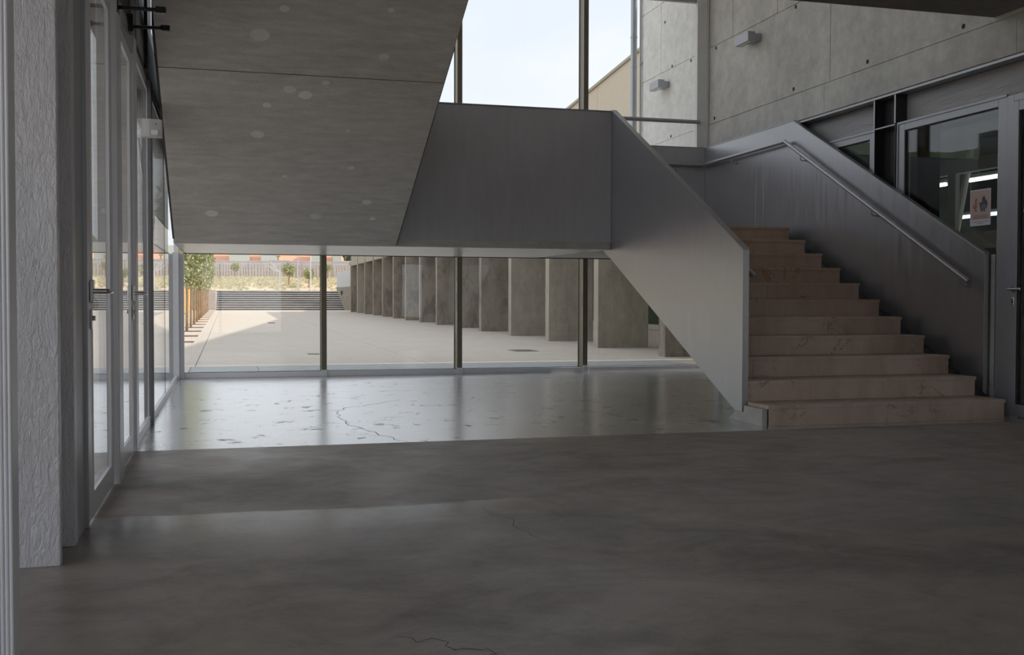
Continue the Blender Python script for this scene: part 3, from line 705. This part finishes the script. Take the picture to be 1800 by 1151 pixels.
prop(obj('slanted_strut', MB().tube([(9.0, 11.25, 2.9), (8.9, 11.75, 0.4)], 0.04, 8), 'room_beam'), 'thin slanted strut behind the inner partition, left of the poster', 'strut')
def lamp(lab, x, y0, y1, z):
    f = empty('fluorescent_lamp', (x, (y0 + y1) / 2, z), lab, 'lamp', 'fluorescent lamps in the side room')
    obj('fitting', box(x - .06, x + .06, y0, y1, z + .05, z + .09), 'white', f)
    for yy in (y0 + .2, y1 - .2): obj('hanger', box(x - .005, x + .005, yy - .005, yy + .005, z + .09, 3.062), 'alu', f)
    obj('tube', MB().tube([(x, y0 + .03, z + .025), (x, y1 - .03, z + .025)], 0.022, 10), 'tube', f)
lamp('lit fluorescent tube nearest the door frame, upper right one seen through the right window', 9.2, 10.2, 11.55, 2.50)
lamp('lit fluorescent tube left of the slanted strut, upper one seen through the right window', 9.2, 11.95, 13.1, 2.50)
lamp('lit fluorescent tube running low behind the partition mullion in the right window', 10.4, 10.6, 13.2, 2.18)
prop(obj('slot_lamp', box(9.0, 9.1, 8, 12.5, 1.62, 1.66), 'tube'), 'thin lit strip below the poster behind the right window', 'lamp')

# =================================================================== wall lamps
def wall_lamp(lab, y, z, cat='lamp'):
    f = empty('wall_lamp', (RW, y, z), lab, cat)
    obj('housing', box(6.33, 6.43, y - 0.175, y + 0.175, z, z + 0.12), 'alu_dark', f, 0.002)
    obj('bracket', box(6.43, RW, y - 0.165, y + 0.06, z + .01, z + 0.10), 'alu_dark', f, 0.003)
    obj('opal_strip', box(6.365, 6.385, y - 0.14, y + 0.12, z - 0.003, z), 'opal', f)
wall_lamp('grey box wall lamp on the concrete wall inside, above the handrail', 12.232, 4.247)
wall_lamp('grey box wall lamp on the bright concrete wall outside the window', 15.08, 4.213)

# =================================================================== outside: own building, upper volume
ow = empty('outer_wall', (6.7, 15, 3.1), 'pale concrete outer wall with a lamp, beyond the upper right window pane', 'wall')
obj('core', box(RW + .012, 12.0, 13.62, 16.10, 3.1, 7.3), 'wall_out', ow)
for y0, y1, z0, z1 in [(13.66, 16.12, 3.105, 3.425), (13.66, 16.12, 3.435, 4.485), (13.66, 15.245, 4.50, 5.56), (15.255, 16.12, 4.50, 5.56), (13.66, 15.245, 5.575, 7.3), (15.255, 16.12, 5.575, 7.3)]:
    obj('panel', box(RW, RW + .03, y0, y1, z0, z1), 'wall_out', ow, 0.003)
for y, z in [(15.1, 5.25), (14.82, 4.52), (14.15, 4.46), (14.85, 3.47)]:
    obj('tie_hole', MB().disc((RW - 0.002, y, z), (1, 0, 0), 0.024, 0.006), 'crack', ow)
dp = empty('downpipe', (6.5, 16.3, 3.0), 'grey zinc rain downpipe at the corner of the outer concrete wall', 'pipe')
obj('pipe', MB().tube([(6.48, 16.28, 2.9), (6.48, 16.28, 7.4)], 0.052, 16), 'zinc', dp, 0, True)
for z in (4.80, 5.28, 3.5): obj('collar', MB().tube([(6.48, 16.28, z), (6.48, 16.28, z + .03)], 0.058, 16), 'zinc', dp, 0, True)
tp = empty('conduit', (6.47, 16.02, 3.0), 'thin grey conduit beside the zinc downpipe', 'pipe')
obj('pipe', MB().tube([(6.49, 16.02, 3.1), (6.49, 16.02, 7.4)], 0.016, 10), 'zinc', tp, 0, True)
obj('clip', box(6.47, 6.52, 15.99, 16.05, 4.80, 4.83), 'zinc', tp)

# ground outside
def gz(y): return 0.0 if y < 24 else 0.0043 * (y - 24)
gr = empty('courtyard', (4, 40, 0), kind='structure')
mb = MB().prism([(13.7, -0.3), (13.7, -0.06), (24, -0.06), (76, gz(76) - 0.06), (76, -0.3)], 'X', -30, 12)
obj('base', mb, 'paving', gr)
xs = [(-30, -12), (-12, -6), (-6, -0.45), (-0.45, 3.0), (3.0, 7.0), (7.0, 12.0)]
ys = [15.95 + k * 5.6 for k in range(11)]
for x0, x1 in xs:
    for y0, y1 in zip(ys[:-1], ys[1:]):
        y1 = min(y1, 72)
        a0, a1 = gz(y0), gz(y1)
        obj('paving_slab', MB().add([(x, y, z) for x in (x0 + .006, x1 - .006) for y, z in ((y0 + .006, -0.06), (y0 + .006, a0), (y1 - .006, -0.06), (y1 - .006, a1))], [(0, 1, 3, 2), (4, 6, 7, 5), (0, 4, 5, 1), (2, 3, 7, 6), (0, 2, 6, 4), (1, 5, 7, 3)]), 'paving', gr)
for x0, x1 in [(-30, -6), (-6, -.5), (6.9, 12)]:
    obj('paving_slab', box(x0 + .006, x1 - .006, 13.7 if x0 < 0 else 13.7, 15.945, -0.06, 0), 'paving', gr)
obj('paving_slab', MB().box(-30, -3.6, -40, 13.69, -0.06, 0).box(-3.6, LW - .15, 4.62, 13.69, -.06, 0).box(-3.6, RW, -40, -2.3, -.06, 0).box(RW, 12.2, -40, -6.3, -.06, 0).box(12.2, 45, -40, 16, -.06, 0), 'paving', gr)
n = 8
for r_, (y0, y1) in enumerate([(13.84, 14.88), (14.89, 15.94)]):
    for k in range(n):
        w_ = 7.4 / n; x0 = -0.5 + k * w_
        obj('grey_paver', box(x0 + .004, x0 + w_ - .004, y0, y1, -0.05, 0.002), 'granite', gr)
obj('manhole_cover', box(5.3, 5.75, 19.2, 19.9, 0, 0.004), 'grate', gr)
obj('manhole_cover', box(1.4, 1.6, 19.0, 19.3, 0, 0.005), 'grate', gr)
obj('manhole_cover', box(1.5, 1.75, 40.0, 41.2, gz(40), gz(41.2) + .006), 'grate', gr)
TY = [24.9 + 3.55 * k for k in range(13)]
for y in TY:
    obj('planting_pit', box(-1.30, -0.72, y - .45, y + .45, gz(y) - .02, gz(y) + .006), 'soil', gr)

# fins of the colonnade
fy = [17.1 + 3.4 * k for k in range(15)]
for k, y in enumerate(fy):
    f = obj('concrete_fin', box(7.30, 8.40, y - 0.28, y, gz(y) - .01, 3.08), 'fin_dry' if k in (1, 2, 3, 13) else 'fin', None, 0.006)
    names_ = ['nearest', 'second', 'third', 'fourth', 'fifth', 'sixth', 'seventh', 'eighth', 'ninth', 'tenth', 'eleventh', 'twelfth', 'thirteenth', 'fourteenth', 'farthest']
    prop(f, 'upright concrete fin of the courtyard colonnade, %s one counted from the hall' % names_[k], 'pillar', 'concrete fins along the courtyard')
cn = empty('colonnade_roof', (9.6, 40, 3.08), 'concrete roof edge resting on the row of courtyard fins', 'roof')
obj('roof_slab', box(7.35, 11.9, 16.6, 66, 3.08, 3.25), 'fin_dry', cn)
for a_, b_ in zip(fy[:-1], fy[1:]):
    obj('fascia_block', box(7.32, 7.50, a_ + .02, b_ - .30, 2.98, 3.80), 'fin_dry', cn, 0.004)
bb = empty('beige_building', (12.6, 45, 0), 'long beige clad building with a falling roof edge behind the colonnade', 'building')
SL = -0.0834
def rz(y): return 8.353 + SL * (y - 30.48)
y = 16.2
while y < 84:
    y2 = min(y + 4.3, 84)
    obj('cladding_panel', MB().prism([(y + .01, 3.3), (y2 - .01, 3.3), (y2 - .01, rz(y2)), (y + .01, rz(y))], 'X', 12.0, 12.12), 'beige', bb)
    y = y2
obj('core', MB().prism([(16.2, 0), (84, 0), (84, rz(84) - .05), (16.2, rz(16.2) - .05)], 'X', 12.02 + .04, 22), 'beige_trim', bb)
obj('roof_edge', MB().prism([(16.2, rz(16.2)), (84, rz(84)), (84, rz(84) + .09), (16.2, rz(16.2) + .09)], 'X', 11.94, 12.3), 'beige_trim', bb)
obj('shopfront_glass', box(9.50, 9.51, 16.8, 66, 0.42, 3.05), 'green_glass', bb)
mb = MB().box(9.44, 9.56, 16.8, 66, 0.0, 0.30).box(9.42, 9.50, 16.8, 66, 0.30, 0.42)
obj('window_sill', mb, 'fin_dry', bb)
yy = 16.9
while yy < 66:
    obj('window_post', box(9.44, 9.50, yy, yy + .05, 0.42, 3.05), 'alu', bb); yy += 3.4 / 2
obj('dark_interior', box(11.4, 11.5, 16.8, 66, 0, 3.05), 'room', bb)

# =================================================================== far end
ft = empty('stepped_terrace', (3, 73, 0.2), 'grey concrete stepped terrace closing the far end of the courtyard', 'steps')
for k in range(9):
    xr = 8.2
    obj('tier', MB().box(-0.67, xr, 72.34 + k * 0.42, 76.25, 0.205 + k * 0.148, 0.205 + (k + 1) * 0.148 - .075).box(-0.67, xr, 72.0 + k * 0.42, 76.25, 0.205 + (k + 1) * 0.148 - .075, 0.205 + (k + 1) * 0.148), 'stone', ft)
pe = empty('end_wall', (-2, 72, 0.2), 'pale concrete end wall left of the stepped terrace', 'wall')
obj('wall_block', box(-6, -1.25, 72, 72.4, 0.2, 1.7), 'fin_dry', pe); obj('pilaster', box(-1.24, -0.68, 71.9, 72.4, 0.2, 1.55), 'paving', pe)
rwl = empty('ramp_wall', (8, 71, 0.2), 'white concrete wall with a lower pale block beyond the last fin', 'wall')
obj('upper_wall', MB().prism([(7.33, 1.78), (10.5, 1.95), (10.5, 3.3), (8.4, 3.0), (7.33, 2.79)], 'Y', 73.0, 73.3), 'white', rwl)
obj('lower_wall', MB().prism([(7.74, 0.205), (10.5, 0.205), (10.5, 1.85), (7.15, 1.76)], 'Y', 71.5, 71.95), 'fin_dry', rwl)
obj('slot_light', box(7.45, 7.53, 71.48, 71.505, 1.25, 1.5), 'black', rwl)
hl_ = MB()
nx, ny = 60, 14
for j in range(ny + 1):
    for i in range(nx + 1):
        X = -40 + 80 * i / nx; t = j / ny; Y = 76.3 + 22 * t
        Z = 1.52 + 1.33 * (t ** 0.9) + random.uniform(-.04, .04) * (1 if 0 < j < ny else 0)
        hl_.v.append((X, Y, Z))
for j in range(ny):
    for i in range(nx):
        a_ = j * (nx + 1) + i; hl_.f.append((a_, a_ + 1, a_ + nx + 2, a_ + nx + 1))
prop(obj('grass_bank', hl_, 'grass', None, 0, True), 'dry yellow grass bank rising behind the stepped terrace', 'grass bank')
tf = MB()
for k in range(2600):
    X = random.uniform(-4, 14); t = random.random(); Y = 76.6 + 21 * t; Z = 1.52 + 1.33 * t ** 0.9
    if random.random() > (0.25 + 0.9 * t) * (1.0 if X < 5 else 0.35): continue
    h = random.uniform(.08, .22); ww = random.uniform(.10, .3)
    tf.add([(X - ww, Y, Z - .02), (X + ww, Y, Z - .02), (X + ww * .4, Y + .1, Z + h), (X - ww * .5, Y + .1, Z + h * .8)], [(0, 1, 2, 3)])
prop(obj('grass_tufts', tf, 'tuft'), 'greenish grass tufts scattered over the dry bank', 'grass', kind='stuff')
fc = empty('stake_fence', (4, 98, 2.85), 'row of wooden stakes along the top of the grass bank', 'fence')
x = -3.0
base = None
while x < 13:
    h = random.uniform(0.95, 1.35)
    obj('stake', MB().tube([(x, 98, 2.80), (x + random.uniform(-.06, .06), 98, 2.85 + h)], 0.05, 6, True, 0.03), 'stake', fc)
    x += random.uniform(.22, .30)
obj('wire', MB().tube([(-3, 98, 3.5), (13, 98, 3.55)], 0.012, 5), 'alu', fc); obj('wire', MB().tube([(-3, 98, 4.1), (13, 98, 4.15)], 0.012, 5), 'alu', fc)
bw = empty('block_wall', (4, 104, 2.8), 'grey block wall standing behind the wooden stakes', 'wall')
for k in range(14):
    obj('block_panel', box(-8 + k * 2.0, -6.02 + k * 2.0, 104, 104.3, 2.4, 4.62 + random.uniform(-.06, .06)), 'block', bw, 0.02)
prop(obj('far_ground', MB().prism([(98.2, 2.0), (98.2, 2.85), (180, 3.0), (180, 2.0)], 'X', -120, 60), 'grass'), kind='structure')
ob = empty('orange_roofed_building', (5, 131, 3), 'long low building with terracotta roof and pale roof panels in the distance', 'building')
obj('wall', box(-12, 14.2, 131.5, 138, 2.9, 4.8), 'block', ob)
obj('eaves', box(-12, 14.6, 130.6, 131.6, 4.75, 5.15), 'orange_dark', ob)
obj('roof', MB().prism([(130.5, 5.12), (130.5, 5.35), (136, 7.4), (142, 5.35), (142, 5.12)], 'X', -12, 14.4), 'orange', ob)
for a_, b_ in [(-9.5, -6.8), (-4.6, -1.6), (-1.0 + .1, -0.2), (0.9 + 1.6, 4.6 + .1), (8.0 + .9, 11.0), (12.0, 13.2)]:
    pass
for a_, b_ in [(2.3 - 2.0, 3.0 - .3), (4.0, 6.0), (10.0, 11.5), (12.6, 13.6), (-4.2, -2.0)]:
    obj('roof_panel', MB().box(a_, b_, 130.0, 132.6, 5.2, 7.2), 'panel', ob, 0.02)
obj('canopy', MB().box(6.2, 9.2, 130.2, 131, 5.2, 5.3), 'orange_dark', ob)
# frame with an angled arm, poles, lamp post
hp_ = empty('sports_hoop_frame', (3.7, 76.5, 1.5), 'white steel frame with an angled double arm standing above the terrace', 'sports frame')
for x in (3.63, 3.76): obj('post', MB().tube([(x, 76.6, 1.5), (x, 76.6, 2.85)], 0.03, 8), 'white', hp_)
obj('arm', MB().tube([(3.76, 76.6, 2.85), (3.35, 76.6, 2.95), (2.92, 76.6, 3.30)], 0.03, 8), 'white', hp_)
obj('arm', MB().tube([(3.50, 76.6, 2.93), (2.95, 76.6, 3.62)], 0.02, 8), 'white', hp_); obj('arm', MB().tube([(3.62, 76.6, 2.93), (3.05, 76.6, 3.62)], 0.02, 8), 'white', hp_)
prop(obj('pole', MB().tube([(4.945, 76.6, 1.5), (4.945, 76.6, 5.2)], 0.035, 8), 'white'), 'slim white pole on the bank, nearer the white sports frame', 'pole')
prop(obj('pole', MB().tube([(5.82, 76.6, 1.5), (5.82, 76.6, 5.2)], 0.045, 8), 'white'), 'thicker white pole on the bank, beside the bronze window post', 'pole')
lp = empty('street_lamp', (5.2, 112, 3), 'thin dark street lamp in front of the terracotta roof', 'lamp')
obj('post', MB().tube([(5.2, 112, 2.85), (5.2, 112, 5.3)], 0.07, 8), 'bark', lp); obj('head', box(5.0, 5.4, 111.9, 112.1, 5.3, 5.42), 'bark', lp, .01)

# orange wall at left
prop(obj('orange_fence', box(-2.3, -2.15, 40, 71, 0.2, 1.55), 'ochre'), 'orange boarded fence behind the row of young trees', 'fence')

# =================================================================== trees
def foliage(n, rx, rz_, zc, size, seed, low=0.0):
    r_ = random.Random(seed); mb = MB()
    while len(mb.f) < n:
        a_, b_, c_ = r_.uniform(-1, 1), r_.uniform(-1, 1), r_.uniform(-1, 1)
        if a_ * a_ + b_ * b_ + c_ * c_ > 1 + r_.uniform(-.3, .2): continue
        p = Vector((a_ * rx, b_ * rx, zc + c_ * rz_))
        d = Vector((r_.uniform(-1, 1), r_.uniform(-1, 1), r_.uniform(-.8, .8))).normalized(); e = d.cross(Vector((r_.uniform(-1, 1), r_.uniform(-1, 1), r_.uniform(-1, 1)))).normalized()
        s_ = size * r_.uniform(.6, 1.3)
        mb.add([p - d * s_, p + e * s_ * .35, p + d * s_, p - e * s_ * .35], [(0, 1, 2, 3)])
    return mb
def mesh_of(name, mb, m):
    me = bpy.data.meshes.new(name); me.from_pydata([tuple(p) for p in mb.v], [], mb.f); me.materials.append(MT[m]); return me
def branches(h, seed):
    r_ = random.Random(seed)
    mb = MB().tube([(0, 0, -.02), (r_.uniform(-.03, .03), 0, h * .5), (r_.uniform(-.04, .04), r_.uniform(-.03, .03), h)], 0.045, 8, True, 0.028)
    for k in range(5):
        a_ = r_.uniform(0, 6.28); z = h * r_.uniform(.8, 1.0)
        mb.tube([(0, 0, z), (.22 * math.cos(a_), .22 * math.sin(a_), z + .5), (.25 * math.cos(a_), .25 * math.sin(a_), z + 1.1)], 0.015, 5, True, 0.006)
    return mb
crowns = [mesh_of('crown', foliage(2600, .46, 1.45, 2.75, .075, s), 'leaf') for s in (1, 2, 3)]
trunks = [mesh_of('trunk', branches(1.7, s), 'bark') for s in (4, 5, 6)]
nm_ = ['nearest of the row', 'second of the row', 'third of the row', 'fourth of the row', 'fifth of the row', 'sixth of the row', 'seventh of the row', 'eighth of the row', 'ninth of the row', 'tenth of the row', 'eleventh of the row', 'twelfth of the row', 'farthest of the row']
for k, y in enumerate(TY):
    t = empty('young_tree', (-1.12, y + random.uniform(-.1, .1), gz(y)), 'young slender leafy tree in a planting pit at the courtyard edge, ' + nm_[k], 'tree', 'row of young trees along the courtyard')
    t.rotation_euler.z = random.uniform(0, 6.28); s_ = random.uniform(.92, 1.08); t.scale = (s_, s_, s_)
    for nme, me in (('trunk', trunks[k % 3]), ('crown', crowns[k % 3])):
        o = bpy.data.objects.new(nme, me); COL.objects.link(o); o.parent = t
small = mesh_of('crown', foliage(700, .55, .5, 1.2, .09, 9), 'leaf'); smallt = mesh_of('trunk', MB().tube([(0, 0, -.1), (0, 0, 1.1)], .05, 6), 'bark')
for x, y, z, s_, lab in [(0.75, 96, 2.75, .85, 'small tree on the bank in front of the pale roof panels'), (4.6, 82, 1.9, 1.05, 'small olive tree on the bank between white frame and slim pole'), (5.95, 80, 1.75, .9, 'small bushy pine on the bank beside the thicker white pole'), (8.6, 94, 2.7, .8, 'small tree on the bank close to the white concrete wall')]:
    t = empty('small_tree', (x, y, z), lab, 'tree'); t.scale = (s_ * .9, s_ * .9, s_ * 1.0); t.rotation_euler.z = x
    for nme, me in (('trunk', smallt), ('crown', small)):
        o = bpy.data.objects.new(nme, me); COL.objects.link(o); o.parent = t
dk = obj('dark_tree', foliage(1500, 1.8, 1.7, 6.0, .25, 21).tube([(0, 0, 2.8), (0, 0, 5.5)], .2, 8), 'hill'); dk.location += Vector((15.0, 125, 0)); prop(dk, 'dark rounded tree crown to the right of the terracotta roof', 'tree')
# distant hill to the left
hm = MB(); n = 60
for i in range(n + 1):
    a_ = math.radians(-75 + 72 * i / n); r0 = 260
    h = 38 * math.exp(-((i / n - .55) / .5) ** 2) + 3 * math.sin(i * .7) + random.uniform(-1, 1)
    if i > n * .93: h *= max(0.1, (n - i) / (n * .07))
    x, y = math.sin(a_), math.cos(a_)
    hm.v += [(x * 170, y * 170, -1), (x * 215, y * 215, h * .55), (x * r0, y * r0, h), (x * 330, y * 330, -1)]
for i in range(n):
    for j in range(3):
        a_ = i * 4 + j; hm.f.append((a_, a_ + 1, a_ + 5, a_ + 4))
prop(obj('distant_hill', hm, 'hill', None, 0, True), 'wooded hill seen through the upper part of the glass doors', 'hill')
prop(obj('outer_ground', MB().prism([(-60, -.4), (-60, -.1), (170, -.1), (170, -.4)], 'X', -260, -30.01), 'grass'), kind='structure')
